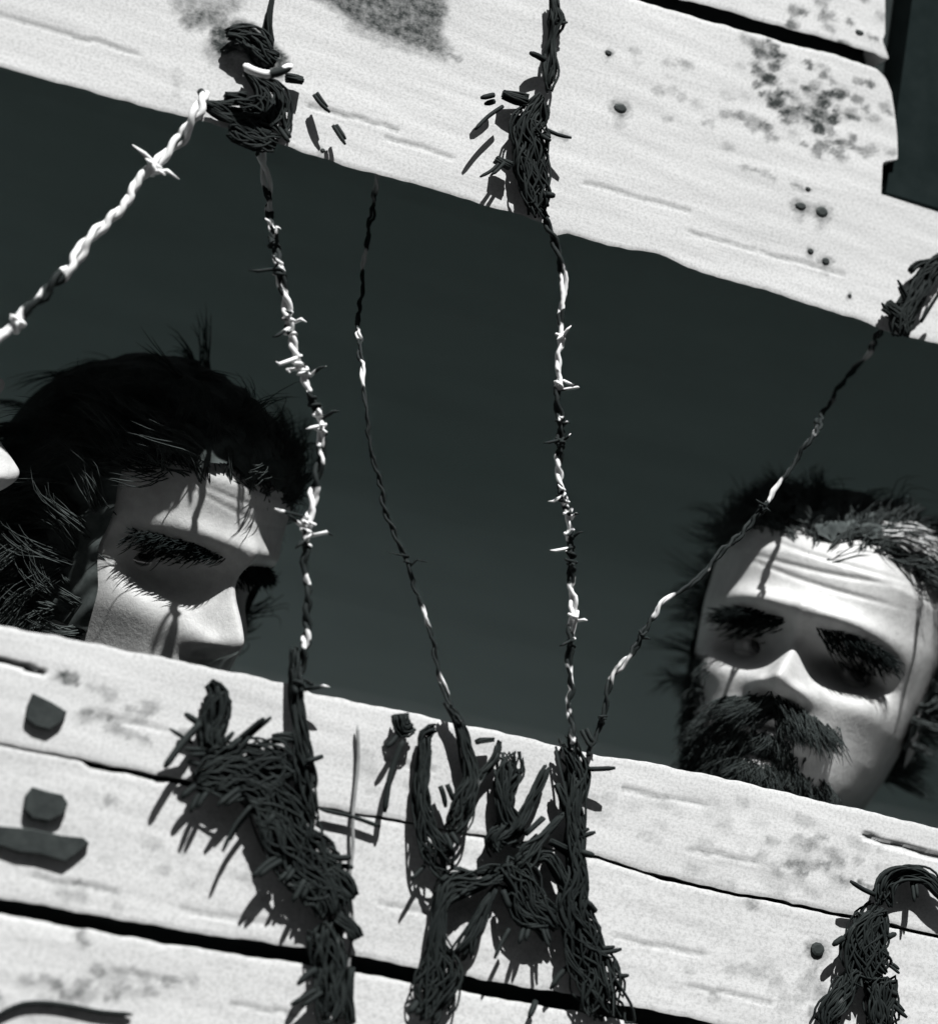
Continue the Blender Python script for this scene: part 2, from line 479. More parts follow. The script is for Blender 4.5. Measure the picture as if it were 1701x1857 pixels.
gap_up = [(-300, -440), (1206, -10), (1330, 22), (1453, 57), (1535, 79), (1597, 100), (1612, 108), (2000, 215)]
gap_lo = [(-300, -402), (1165, 1), (1330, 50), (1453, 83), (1535, 104), (1597, 126), (2000, 240)]
joint_u = [(-300, -190), (0, -108), (1600, 352), (1701, 384), (2000, 470)]
open_top = [(-300, 32), (0, 118), (100, 147), (200, 176), (340, 212), (420, 234), (520, 265), (620, 298), (720, 326), (800, 345), (880, 372),
            (945, 389), (985, 402), (1008, 426), (1030, 423), (1060, 433), (1100, 445), (1160, 453), (1210, 464), (1250, 487), (1300, 500),
            (1400, 530), (1500, 562), (1560, 580), (1600, 597), (1650, 610), (1701, 623), (2000, 710)]
sill = [(-300, 1077), (0, 1135), (150, 1163), (300, 1194), (400, 1214), (540, 1244), (565, 1256), (640, 1272), (700, 1284), (830, 1312),
        (900, 1326), (1000, 1350), (1090, 1370), (1200, 1388), (1300, 1408), (1400, 1432), (1500, 1455), (1600, 1478), (1701, 1503), (2000, 1575)]
j1 = [(-300, 1283, 3), (15, 1350, 1.5), (145, 1378, 1.8), (160, 1385, 5.5), (340, 1421, 5.5), (600, 1468, 2), (900, 1521, 1.5), (1085, 1556, 2.5), (1195, 1590, 3.5),
      (1300, 1615, 3), (1425, 1638, 3), (1438, 1641, 1), (1450, 1643, 3), (1560, 1668, 3.5), (1620, 1680, 3), (1701, 1700, 5), (2000, 1765, 4)]
j1_up = [(x, y - h) for x, y, h in j1]; j1_lo = [(x, y + h) for x, y, h in j1]
j2_up = [(-300, 1570), (0, 1629), (288, 1681), (535, 1718), (623, 1731), (870, 1776), (1035, 1805), (1165, 1830), (1280, 1853), (1701, 1935), (2000, 1990)]
j2_lo = off(j2_up, 29)

def end_profile(pts):
    w = sorted([(P(*p)[2], P(*p)[0]) for p in pts])
    return np.array([a for a, _ in w]), np.array([b for _, b in w])
u2_end = end_profile([(1560, 108), (1588, 122), (1606, 140), (1616, 165), (1622, 200), (1627, 245), (1628, 288), (1602, 292), (1600, 300), (1598, 352)])
u1_end = end_profile([(1600, -200), (1605, 0), (1605, 60), (1600, 72), (1612, 104)])

xe2 = P(1618, 250)[0]
Z_UP = max(P(0, -500)[2], P(1600, -220)[2]) + 0.012
Z_DOWN = min(P(0, 1940)[2], P(1701, 2260)[2]) - 0.006
plank_a = board('wall_plank', ('z', Z_UP - .004), gap_up, (WX0, xe2 - .003), u1_end)
plank_b = board('wall_plank', gap_lo, off(joint_u, -.02), (WX0, xe2), u2_end, sharp='bottom')
plank_c = board('wall_plank', off(joint_u, .02), open_top, y0=0.0, sharp='top')
board('wall_plank', sill, j1_up, rake=0.0)
plank_d = board('wall_plank', j1_lo, j2_up, y0=0.001)
board('wall_plank', j2_lo, ('z', Z_DOWN + .004), y0=-0.001)

# the planks further up and down the side, out of the picture
def plain_plank(z0, z1, xa=WX0, xb=WX1, y0=0.0):
    m = MB(); m.box((xa, y0, z0), (xb, y0 + TH, z1))
    return child(m.build('wall_plank', MAT['board']), wagon)
ztop = P(800, -440)[2] + 0.02
z = max(P(0, -500)[2], P(1600, -220)[2]) + 0.012
zt = z
while zt < zrf - .01:
    plain_plank(zt, min(zrf - .002, zt + 0.12)); zt += 0.124
zb = min(P(0, 1940)[2], P(1701, 2260)[2]) - 0.006
zc = zb
while zc > 0.28:
    plain_plank(zc - 0.12, zc); zc -= 0.124
# ends of the slot: short planks and posts left and right of it
xl, xrr = P(-190, 600)[0], P(1960, 1100)[0]
zs, zl = P(-190, 1100)[2], P(-190, 64)[2]
for k in range(3):
    h = (zl - zs) / 3
    plain_plank(zs + k * h + .001, zs + (k + 1) * h - .001, WX0, xl, 0.002)
    plain_plank(zs + k * h + .001, zs + (k + 1) * h - .001, xrr, WX1, 0.002)
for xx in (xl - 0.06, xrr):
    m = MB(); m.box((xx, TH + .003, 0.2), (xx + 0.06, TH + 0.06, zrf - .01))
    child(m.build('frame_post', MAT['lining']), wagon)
# dark lining added behind the planks to keep the gaps black, above and below the slot
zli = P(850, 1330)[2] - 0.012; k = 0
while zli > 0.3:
    m = MB(); m.box((WX0, TH + .006, zli - 0.14), (WX1, TH + .018, zli - .001)); child(m.build('gap_backing', MAT['lining']), wagon); zli -= 0.14
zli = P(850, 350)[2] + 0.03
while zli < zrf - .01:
    m = MB(); m.box((WX0, TH + .006, zli), (WX1, TH + .018, min(zrf - .004, zli + 0.139))); child(m.build('gap_backing', MAT['lining']), wagon); zli += 0.14
# wagon body behind the side
for k in range(20):
    m = MB(); a = WX0 + k * 0.2; m.box((a + .002, 0.0, zfl - 0.05), (a + .198, dep, zfl))
    child(m.build('floor_plank', MAT['inner']), wagon)
nb = 17; hb = (zrf - zfl) / nb
for k in range(nb):
    m = MB(); m.box((WX0, dep, zfl + k * hb + .002), (WX1, dep + TH, zfl + (k + 1) * hb - .002))
    child(m.build('back_plank', MAT['inner']), wagon)
    for xx in (WX0 - TH, WX1):
        m = MB(); m.box((xx, 0.0, zfl + k * hb + .001), (xx + TH, dep, zfl + (k + 1) * hb - .001))
        child(m.build('end_plank', MAT['inner']), wagon)
# roof with an unseen opening added to let daylight into the interior
hx0, hx1, hy0, hy1 = -1.2, 1.2, 0.55, 1.62
for k, (a, b) in enumerate((((WX0 - .05, -0.12), (WX1 + .05, hy0)), ((WX0 - .05, hy1), (WX1 + .05, dep + .05)), ((WX0 - .05, hy0), (hx0, hy1)), ((hx1, hy0), (WX1 + .05, hy1)))):
    m = MB(); m.box((a[0], a[1], zrf + .001), (b[0], b[1], zrf + .03))
    child(m.build('roof_sheet', MAT['roof']), wagon)
# near-black upright at the right, where the upper planks stop
xp = P(1646, 100)[0]; zp0 = max(P(1700, 384)[2], P(1646, 366)[2]) + 0.004
m = MB(); m.box((xp, 0.004, zp0), (xp + 0.055, 0.016, zrf - .01)); m.box((xp, 0.016, zp0), (xp + 0.008, 0.028, zrf - .01))
child(m.build('black_post', MAT['post_black']), wagon)
for k in range(2):      # the upper planks go on beyond the post
    hh_ = (Z_UP - zp0) / 2
    plain_plank(zp0 + k * hh_ + .002, zp0 + (k + 1) * hh_ - .002, xp + .060, WX1, 0.001)

# nails, bolt heads and the strap end
def nail(px, py, r, flat, plank):
    c = P(px, py); n = 10; rr = r * M_PX
    verts = []; faces = []
    for lv, (s, d) in enumerate(((1.0, 0.003), (0.95, -0.0003), (0.6, -0.0007))):
        for k in range(n):
            a = k * 2 * math.pi / n
            w = 1 + 0.18 * mnoise.noise(Vector((px * .1 + math.cos(a), py * .1 + math.sin(a), 0.3)))
            verts.append((c[0] + s * rr * w * math.cos(a), d, c[2] + s * rr * w * flat * math.sin(a)))
    for lv in range(2):
        for k in range(n):
            k2 = (k + 1) % n
            faces.append((lv*n+k, lv*n+k2, (lv+1)*n+k2, (lv+1)*n+k))
    faces.append(tuple(2*n + k for k in range(n)))
    m = MB(); m.add(verts, faces)
    o = m.build('nail', MAT['iron'])
    o.parent = plank
    return o
for px, py, r, fl in ((1125, 195, 16, .7), (1103, 95, 8, .8), (1452, 373, 15, .6), (1490, 383, 16, .75), (1470, 455, 8, .8), (1497, 473, 10, .9),
                      (1541, 536, 5, .9), (1483, 1722, 17, .9), (585, 272, 6, .8), (1558, 58, 12, .6), (1465, 342, 7, .7)):
    zj = np.interp(P(px, py)[0], *edge(joint_u))
    nail(px, py, r * .85, fl, plank_d if py > 1000 else plank_a if py < 60 else plank_b if P(px, py)[2] > zj else plank_c)

def slab(pts, th, name, mat, y0=0.0, inset=3.0):
    """a flat forged piece from its surveyed outline, bevelled at the front"""
    c = np.mean(np.array(pts), 0)
    mid = [tuple(c + (np.array(p) - c) * (1 - inset / max(20.0, np.linalg.norm(np.array(p) - c)))) for p in pts]
    n = len(pts); verts = []; faces = []
    for ring, yy in ((pts, y0 + 0.002), (pts, y0 - th * 0.7), (mid, y0 - th)):
        for p in ring:
            w = P(p[0], p[1]); verts.append((w[0], yy, w[2]))
    for lv in range(2):
        for k in range(n):
            k2 = (k + 1) % n
            faces.append((lv*n+k, (lv+1)*n+k, (lv+1)*n+k2, lv*n+k2))
    faces.append(tuple(2*n + k for k in range(n)))
    m = MB(); m.add(verts, faces)
    return child(m.build(name, mat), wagon)
slab([(58, 1258), (92, 1274), (120, 1292), (112, 1310), (88, 1326), (60, 1318), (44, 1304), (48, 1282)], 0.0035, 'bolt_head', MAT['iron'])
slab([(58, 1428), (84, 1436), (112, 1442), (122, 1458), (114, 1478), (88, 1491), (56, 1486), (42, 1470), (45, 1444)], 0.0035, 'bolt_head', MAT['iron'])
slab([(-120, 1474), (0, 1499), (60, 1504), (110, 1516), (150, 1520), (161, 1530), (140, 1548), (120, 1563), (70, 1550), (30, 1546), (0, 1534), (-120, 1508)], 0.003, 'iron_strap', MAT['iron'])

# ------------------------------------------------------------------ barbed wire
def px_line(pts, y=-0.006):
    return np.array([P(p[0], p[1], (p[2] if len(p) > 2 else y)) for p in pts])

def barbed_wire(label, pts, mat, thick, barbs, twist=0.028, y=-0.006, wraps=True):
    """two twisted strands through surveyed points; each barb a short wire wound round them"""
    line = smooth_line(px_line(pts, y), 0.0018)
    t_ = np.arange(len(line)) * 0.0018
    kink = 0.0011 * (vnoise(t_ * 210, t_ * 97, len(label)) + .6 * vnoise(t_ * 520, t_ * 310, 2.0 + len(label)))
    line = line + np.stack([kink, .5 * np.roll(kink, 9), .3 * np.roll(kink, 17)], 1)
    e = empty('barbed_wire', tuple(line[-1]), label, 'barbed wire', 'barbed wires strung across the slot')
    seg = np.linalg.norm(np.diff(line, axis=0), axis=1); s = np.concatenate([[0], np.cumsum(seg)])
    tan = np.gradient(line, axis=0); tan /= np.linalg.norm(tan, axis=1)[:, None]
    side = np.cross(tan, np.array([0, 1.0, 0])); side /= np.linalg.norm(side, axis=1)[:, None]
    fr = np.cross(side, tan)
    for ph in (0, math.pi):
        a = s * 2 * math.pi / twist + ph + 1.5 * np.sin(s * 37 + len(label)) + .8 * np.sin(s * 83)
        q = line + (side * np.cos(a)[:, None] + fr * np.sin(a)[:, None]) * (thick * (0.8 + .35 * np.sin(s * 61)))[:, None]
        m = MB(); m.tube(q, thick, 7, 0.8, 0.8)
        child(m.build('strand', mat, smooth=True), e)
    for b in barbs:
        a = P(b[0], b[1], y - 0.004); c = P(b[2], b[3], y - 0.006)
        mid = (a + c) / 2 + np.array([0, -0.002, 0])
        k = int(np.argmin(np.linalg.norm(line - mid, axis=1)))
        m = MB()
        d = (c - a)
        if wraps and np.linalg.norm(line[k] - mid) < 0.02:
            # point - one and a half turns round the wire - point
            hel = []
            for t in np.linspace(0, 2.4 * math.pi, 14):
                hel.append(line[k] + (side[k] * math.cos(t) + fr[k] * math.sin(t)) * thick * 1.8 + tan[k] * (t / (2.4 * math.pi) - .5) * 0.006)
            qs = np.vstack([a, a + d * 0.25, np.array(hel), c - d * 0.25, c])
            m.tube(qs, thick * 0.7, 6, 0.25, 0.25)
        else:
            m.tube(np.vstack([a, mid, c]), thick * 0.8, 6, 0.3, 0.3)
        child(m.build('barb', mat, smooth=True), e)
    return e

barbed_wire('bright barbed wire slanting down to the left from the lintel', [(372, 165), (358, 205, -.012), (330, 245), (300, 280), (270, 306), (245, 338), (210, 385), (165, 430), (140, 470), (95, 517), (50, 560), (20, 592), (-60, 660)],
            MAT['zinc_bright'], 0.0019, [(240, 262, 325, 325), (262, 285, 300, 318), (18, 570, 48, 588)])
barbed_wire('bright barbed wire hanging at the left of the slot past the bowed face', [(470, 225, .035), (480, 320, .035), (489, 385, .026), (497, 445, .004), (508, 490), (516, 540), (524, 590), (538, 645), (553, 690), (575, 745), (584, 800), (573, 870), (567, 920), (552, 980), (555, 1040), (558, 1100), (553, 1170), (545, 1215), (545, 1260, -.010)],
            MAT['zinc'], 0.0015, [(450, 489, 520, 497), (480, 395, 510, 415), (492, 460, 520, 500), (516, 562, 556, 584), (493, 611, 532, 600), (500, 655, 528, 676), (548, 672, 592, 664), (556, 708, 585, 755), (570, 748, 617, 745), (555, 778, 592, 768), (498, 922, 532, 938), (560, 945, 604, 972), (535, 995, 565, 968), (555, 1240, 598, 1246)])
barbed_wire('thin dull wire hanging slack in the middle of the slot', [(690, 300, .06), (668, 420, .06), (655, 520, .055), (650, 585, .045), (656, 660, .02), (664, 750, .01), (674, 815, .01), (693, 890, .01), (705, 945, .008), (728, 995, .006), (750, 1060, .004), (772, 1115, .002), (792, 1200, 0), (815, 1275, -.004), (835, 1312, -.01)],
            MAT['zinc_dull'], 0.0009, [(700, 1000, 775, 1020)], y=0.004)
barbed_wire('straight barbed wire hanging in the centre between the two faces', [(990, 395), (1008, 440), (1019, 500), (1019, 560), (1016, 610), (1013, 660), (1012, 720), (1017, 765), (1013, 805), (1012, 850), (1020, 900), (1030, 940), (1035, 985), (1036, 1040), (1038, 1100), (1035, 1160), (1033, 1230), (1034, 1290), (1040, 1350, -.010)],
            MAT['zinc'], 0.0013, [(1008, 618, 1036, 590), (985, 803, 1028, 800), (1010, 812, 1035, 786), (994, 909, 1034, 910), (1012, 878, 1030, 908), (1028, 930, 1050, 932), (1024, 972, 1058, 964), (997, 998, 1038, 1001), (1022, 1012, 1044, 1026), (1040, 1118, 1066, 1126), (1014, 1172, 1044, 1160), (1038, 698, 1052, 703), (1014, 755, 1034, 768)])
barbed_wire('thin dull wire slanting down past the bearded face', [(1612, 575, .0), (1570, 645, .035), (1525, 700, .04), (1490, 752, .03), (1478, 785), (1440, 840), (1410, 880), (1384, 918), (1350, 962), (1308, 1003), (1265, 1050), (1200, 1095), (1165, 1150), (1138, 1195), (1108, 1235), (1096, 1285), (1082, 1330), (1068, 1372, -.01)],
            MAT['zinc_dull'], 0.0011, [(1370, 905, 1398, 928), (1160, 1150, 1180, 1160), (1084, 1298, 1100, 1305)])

def tangle(label, strokes, spikes, y=-0.0065, extra=0, seed=1):
    """a snarl of rusted barbed wire: each coil one long wire wound back and forth along a surveyed stroke, filling in its cast shadow too"""
    r = np.random.default_rng(seed)
    first = P(*strokes[0][0][:2], y)
    e = empty('wire_tangle', tuple(first), label, 'wire tangle', 'rusted wire tangles on the planks')
    wr = 0.00072
    for st in strokes:
        st = np.array(st, float)
        base = np.array([np.concatenate([P(a, b, y), [w * M_PX * 1.14]]) for a, b, w in st])
        cl = smooth_line(base, 0.0026)
        L = np.linalg.norm(np.diff(cl[:, :3], axis=0), axis=1).sum()
        wmean = cl[:, 3].mean()
        passes = int(np.clip(round(wmean / (wr * 0.5)) + 2, 5, 84))
        path = []
        n = len(cl)
        tan = np.gradient(cl[:, :3], axis=0); tan /= np.linalg.norm(tan, axis=1)[:, None] + 1e-9
        side = np.cross(tan, np.array([0, 1.0, 0])); side /= np.linalg.norm(side, axis=1)[:, None] + 1e-9
        offs = np.linspace(-1, 1, passes); r.shuffle(offs)
        cur = 0.0
        for p in range(passes):
            lo_k, hi_k = 0, n - 1
            if p > 1 and n > 8:                      # some turns run only part of the way
                lo_k = int(r.uniform(0, .25) * n); hi_k = int(r.uniform(.75, 1.0) * n)
            ks = range(lo_k, hi_k) if p % 2 == 0 else range(hi_k - 1, lo_k - 1, -1)
            ph, fq, am = r.uniform(0, 6.28), r.uniform(60, 260), r.uniform(0.15, 0.6)
            ph2, fq2 = r.uniform(0, 6.28), r.uniform(40, 160)
            for k in ks:
                s = k / max(1, n - 1) * L
                hw = max(cl[k, 3] / 2 - wr, 0.0004)
                goal = np.clip(offs[p] * 0.85 + am * math.sin(s * fq + ph), -1.1, 1.1)
                cur += (goal - cur) * 0.45
                dy = 0.0028 * math.sin(s * fq2 + ph2) * min(1, hw / 0.006 + .25)
                path.append(cl[k, :3] + side[k] * cur * hw + np.array([0, dy, 0]))
        tt = np.arange(len(path)) * .013
        m = MB(); m.tube(np.array(path), wr * (1 + .3 * np.sin(tt) * np.sin(tt * 2.7)), 5, 0.5, 0.5)
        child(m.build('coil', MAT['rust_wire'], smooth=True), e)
    for a in spikes:
        x0, y0, x1, y1, w = a
        p0, p1 = P(x0, y0, y - 0.001), P(x1, y1, y - 0.004 + r.uniform(-.003, .003))
        bow = np.cross(p1 - p0, [0, 1, 0]) * r.uniform(-.06, .06)
        ln = smooth_line(np.vstack([p0, (p0 + p1) / 2 + bow, p1]), 0.003)
        rr = max(0.0010, w * M_PX / 2)
        # thick spikes in the snarl are two or three wire ends lying side by side
        nw = 1 if rr < 0.0017 else (2 if rr < 0.0034 else 3)
        sd = np.cross(p1 - p0, [0, 1.0, 0]); sd /= np.linalg.norm(sd)
        for w_ in range(nw):
            off_ = (w_ - (nw - 1) / 2) * rr * 1.1
            cut = len(ln) if w_ == 0 else max(4, int(len(ln) * r.uniform(.72, 1.0)))
            l2 = ln[:cut] + sd * off_ * np.linspace(1.0, r.uniform(.5, 1.5), cut)[:, None] + np.array([0, r.uniform(-.0015, .0015), 0])
            if len(l2) < 3: l2 = smooth_line(np.vstack([l2[0], l2[-1]]), .001)
            m = MB(); m.tube(l2, np.linspace(1, .9, len(l2)) * max(.0009, rr / nw * 1.25), 6, 0.9, 0.6)
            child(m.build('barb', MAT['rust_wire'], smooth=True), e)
    return e

def Z6(pts): return [tuple([p[0] * .4115, 1150 + p[1] * .4115] + [q * .4115 for q in p[2:]]) for p in pts]
def Z7(pts): return [tuple([500 + p[0] * .4115, 1200 + p[1] * .4115] + [q * .4115 for q in p[2:]]) for p in pts]
def Z8(pts): return [tuple([1050 + p[0] * .3826, 1250 + p[1] * .3826] + [q * .3826 for q in p[2:]]) for p in pts]
def Z3(pts): return [tuple([1000 + p[0] * .412, p[1] * .412] + [q * .412 for q in p[2:]]) for p in pts]
def Z2(pts): return [tuple([400 + p[0] * .4115, p[1] * .4115] + [q * .4115 for q in p[2:]]) for p in pts]
def S(f, a, b, w):
    p, q = f([a]), f([b]); k = f([(0, 0, 1)])[0][2]
    return (p[0][0], p[0][1], q[0][0], q[0][1], w * k)

tangle('large rusted wire tangle with many barbs below the left end of the slot', [
    Z6([(925, 215, 60), (965, 265, 100), (955, 350, 125), (930, 450, 115), (950, 560, 170)]),
    Z6([(860, 650, 90), (960, 620, 200), (1080, 600, 250), (1200, 610, 240), (1310, 640, 180)]),
    Z6([(1130, 680, 160), (1210, 770, 190), (1280, 880, 230), (1340, 980, 240), (1400, 1080, 220), (1450, 1180, 190), (1430, 1290, 150)]),
    Z6([(1300, 60, 45), (1305, 250, 55), (1320, 400, 60), (1335, 550, 90), (1345, 700, 100), (1370, 850, 90)]),
    Z6([(1430, 1270, 150), (1450, 1400, 150), (1455, 1560, 125), (1450, 1740, 110)]),
    Z6([(1450, 1040, 120), (1510, 1120, 100), (1555, 1195, 60)]),
    Z6([(1490, 1240, 70), (1560, 1310, 70), (1580, 1370, 60)]),
    Z6([(1200, 465, 40), (1260, 462, 50), (1315, 470, 50)]),
    Z6([(1545, 1470, 40), (1535, 1600, 40), (1550, 1740, 45)])],
    [S(Z6, (1060, 470), (1190, 358), 36), S(Z6, (1000, 520), (1080, 440), 60), S(Z6, (880, 395), (815, 352), 26), S(Z6, (880, 395), (722, 590), 26), S(Z6, (850, 480), (748, 418), 16),
     S(Z6, (900, 520), (815, 515), 36), S(Z6, (900, 690), (845, 790), 40), S(Z6, (1060, 690), (965, 765), 42), S(Z6, (880, 660), (800, 725), 24),
     S(Z6, (1115, 760), (985, 965), 32), S(Z6, (1190, 790), (1150, 865), 46), S(Z6, (1230, 990), (1118, 1082), 40), S(Z6, (1290, 1030), (1240, 1098), 34), S(Z6, (1350, 1090), (1300, 1190), 44),
     S(Z6, (1390, 1480), (1310, 1545), 26), S(Z6, (1410, 1570), (1288, 1650), 38), S(Z6, (1420, 540), (1350, 560), 18), S(Z6, (1460, 985), (1550, 985), 26), S(Z6, (1480, 1020), (1560, 1030), 22),
     S(Z6, (880, 580), (820, 560), 20)], seed=2)
tangle('matted wire tangle draped over the sill below the slot centre', [
    Z7([(545, 235, 90), (560, 300, 80), (620, 270, 60)]),
    Z7([(705, 300, 50), (660, 325, 60), (650, 450, 62), (640, 600, 70), (660, 720, 90), (690, 800, 130), (720, 890, 140), (770, 960, 120)]),
    Z7([(745, 180, 20), (800, 255, 40), (830, 340, 50), (850, 450, 65), (860, 530, 75), (825, 620, 100), (800, 710, 100), (740, 760, 100)]),
    Z7([(960, 345, 24), (900, 350, 26), (870, 360, 20)]),
    Z7([(985, 350, 30), (960, 430, 36), (900, 510, 50), (860, 540, 50)]),
    Z7([(1030, 400, 110), (1030, 470, 130), (1010, 570, 110), (1015, 650, 80), (1040, 730, 110), (960, 790, 80), (1000, 850, 90)]),
    Z7([(1200, 470, 44), (1140, 580, 50), (1085, 680, 55), (1040, 760, 70)]),
    Z7([(1280, 660, 26), (1215, 730, 30), (1160, 790, 40), (1100, 850, 110), (1030, 910, 120)]),
    Z7([(1180, 690, 22), (1125, 740, 26), (1080, 780, 40)]),
    Z7([(1000, 900, 120), (1090, 990, 170), (1110, 1080, 160), (1180, 1140, 120), (1240, 1210, 110)]),
    Z7([(1000, 930, 90), (880, 965, 100), (780, 990, 120), (725, 1090, 66), (712, 1220, 80), (720, 1360, 170), (690, 1480, 190), (650, 1610, 120)]),
    Z7([(975, 985, 24), (910, 1100, 60), (850, 1240, 80), (800, 1330, 110)]),
    Z7([(1230, 1100, 60), (1160, 1060, 70), (1090, 1050, 60)]),
    Z7([(1290, 1000, 60), (1200, 860, 50), (1130, 880, 40)])],
    [S(Z7, (560, 350), (480, 665), 24), S(Z7, (540, 320), (488, 378), 20), S(Z7, (740, 545), (765, 640), 44), S(Z7, (1025, 1180), (960, 1310), 12), S(Z7, (1110, 1160), (1090, 1250), 40),
     S(Z7, (1180, 1180), (1210, 1260), 30), S(Z7, (660, 900), (605, 960), 14), S(Z7, (870, 990), (820, 1040), 30), S(Z7, (1000, 1010), (1030, 1090), 26), S(Z7, (640, 1500), (600, 1560), 50), S(Z7, (760, 760), (790, 830), 40)], seed=3)
tangle('thick rusted wire tangle running down the planks right of centre', [
    Z7([(1270, 330, 110), (1300, 400, 130), (1330, 480, 120), (1315, 620, 84), (1325, 800, 90), (1330, 940, 84), (1310, 1060, 140), (1330, 1160, 160), (1370, 1290, 190), (1420, 1400, 220), (1450, 1520, 230), (1450, 1610, 230)]),
    Z7([(1240, 540, 30), (1270, 620, 40), (1300, 690, 40)]),
    Z7([(1210, 790, 30), (1260, 820, 40), (1310, 850, 50)])],
    [S(Z7, (1330, 770), (1408, 745), 40), S(Z7, (1340, 840), (1400, 855), 24), S(Z7, (1420, 1275), (1522, 1258), 36), S(Z7, (1500, 1390), (1556, 1384), 18), S(Z7, (1370, 475), (1492, 470), 20),
     S(Z7, (1300, 1340), (1215, 1445), 22), S(Z7, (1360, 300), (1400, 380), 36), S(Z7, (1150, 1500), (1120, 1570), 24), S(Z7, (1410, 1100), (1380, 1060), 26)], seed=4)
tangle('forked rusted wire tangle by the lower right edge', [
    Z8([(1760, 1020, 60), (1690, 940, 70), (1640, 890, 85), (1540, 875, 85), (1455, 930, 100), (1430, 1050, 130)]),
    Z8([(1430, 1040, 120), (1380, 1130, 190), (1350, 1230, 230), (1370, 1330, 250), (1400, 1400, 200)]),
    Z8([(1300, 1330, 130), (1240, 1450, 120), (1185, 1540, 120), (1180, 1640, 120)]),
    Z8([(1420, 1370, 170), (1430, 1470, 160), (1430, 1640, 150)])],
    [S(Z8, (1480, 1480), (1560, 1552), 42), S(Z8, (1470, 1430), (1512, 1452), 26), S(Z8, (1400, 975), (1285, 912), 22), S(Z8, (1480, 1310), (1520, 1345), 30), S(Z8, (1250, 1180), (1200, 1215), 26), S(Z8, (1590, 920), (1600, 1010), 34),
     S(Z8, (1460, 1180), (1500, 1160), 24)], seed=5)
tangle('small rusted wire knot hooked over the lintel at the upper right', [
    Z3([(1750, 1110, 90), (1690, 1160, 80), (1640, 1230, 90), (1590, 1320, 100), (1545, 1410, 120), (1535, 1500, 100)]),
    Z3([(1690, 1150, 30), (1610, 1165, 34), (1570, 1210, 28)]),
    Z3([(1475, 1340, 60), (1520, 1385, 60), (1560, 1440, 60)])],
    [S(Z3, (1570, 1330), (1520, 1235), 30), S(Z3, (1620, 1420), (1715, 1270), 16), S(Z3, (1490, 1380), (1455, 1340), 30)], seed=6)
tangle('long rusted wire tangle running down the upper planks to the centre wire', [
    Z2([(1465, -40, 45), (1470, 40, 45), (1482, 90, 80), (1462, 170, 34), (1450, 260, 80), (1450, 330, 90), (1432, 420, 40)]),
    Z2([(1420, 430, 70), (1385, 490, 130), (1355, 570, 170), (1362, 650, 150), (1372, 750, 150), (1392, 870, 130), (1415, 980, 120)]),
    Z2([(1245, 415, 44), (1300, 435, 60), (1370, 460, 80)]),
    Z2([(1215, 700, 44), (1250, 720, 44), (1300, 750, 50)])],
    [S(Z2, (1430, 260), (1368, 228), 26), S(Z2, (1240, 470), (1118, 572), 13), S(Z2, (1240, 715), (1152, 785), 28), S(Z2, (1430, 565), (1548, 605), 12), S(Z2, (1420, 590), (1462, 610), 40), S(Z2, (1205, 430), (1150, 445), 44),
     S(Z2, (1430, 860), (1470, 865), 26), S(Z2, (1470, 90), (1530, 90), 30)], seed=7)
tangle('smudged rusted wire tangle at the upper left under a pale hook', [
    Z2([(232, -30, 26), (215, 60, 28), (215, 150, 48), (230, 220, 50)]),
    Z2([(30, 150, 50), (90, 150, 90), (150, 180, 120), (200, 240, 110), (265, 280, 60)]),
    Z2([(110, 310, 30), (180, 370, 80), (220, 420, 150), (225, 500, 170), (210, 580, 190)]),
    Z2([(290, 335, 50), (340, 345, 44), (385, 362, 36)]),
    Z2([(-80, 450, 30), (0, 480, 80), (80, 500, 120), (170, 520, 170), (250, 540, 110)]),
    Z2([(40, 560, 110), (130, 590, 130), (220, 610, 130), (275, 640, 80)]),
    Z2([(20, 420, 40), (80, 420, 50), (140, 430, 60)])],
    [S(Z2, (-30, 470), (-90, 440), 24), S(Z2, (420, 410), (488, 488), 34), S(Z2, (505, 550), (555, 632), 34), S(Z2, (270, 560), (310, 620), 40)], seed=8)

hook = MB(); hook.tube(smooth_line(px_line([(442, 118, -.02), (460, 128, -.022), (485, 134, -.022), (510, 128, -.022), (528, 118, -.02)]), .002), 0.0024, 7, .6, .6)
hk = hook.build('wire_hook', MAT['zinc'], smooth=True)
hk['label'] = 'short pale bent wire lying across the upper left tangle'; hk['category'] = 'wire hook'

# a loose wire, and thin tubes standing in for a cast wire shadow
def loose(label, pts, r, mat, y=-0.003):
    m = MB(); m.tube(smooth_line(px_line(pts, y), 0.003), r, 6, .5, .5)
    o = m.build('wire_and_shadow', mat, smooth=True); o['label'] = label; o['category'] = 'wire'
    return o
MAT['shadow_wire'] = dull_material("shadow_wire", (0.15, 0.155, 0.155), (0.28, 0.285, 0.285), 90, 0.6, 0.1)
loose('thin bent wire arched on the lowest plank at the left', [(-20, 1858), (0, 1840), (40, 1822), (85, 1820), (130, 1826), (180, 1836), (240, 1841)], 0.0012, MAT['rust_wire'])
loose('thin grey vertical line for a cast wire shadow between the left and the centre tangle', [(648, 1315), (650, 1360), (648, 1400), (640, 1480), (640, 1540), (634, 1600), (640, 1680), (632, 1760), (640, 1870)], 0.0010, MAT['shadow_wire'])
loose('short dark line for the cross stroke of that wire shadow', [(580, 1468), (605, 1474), (640, 1482), (690, 1500)], 0.0012, MAT['rust_wire'])

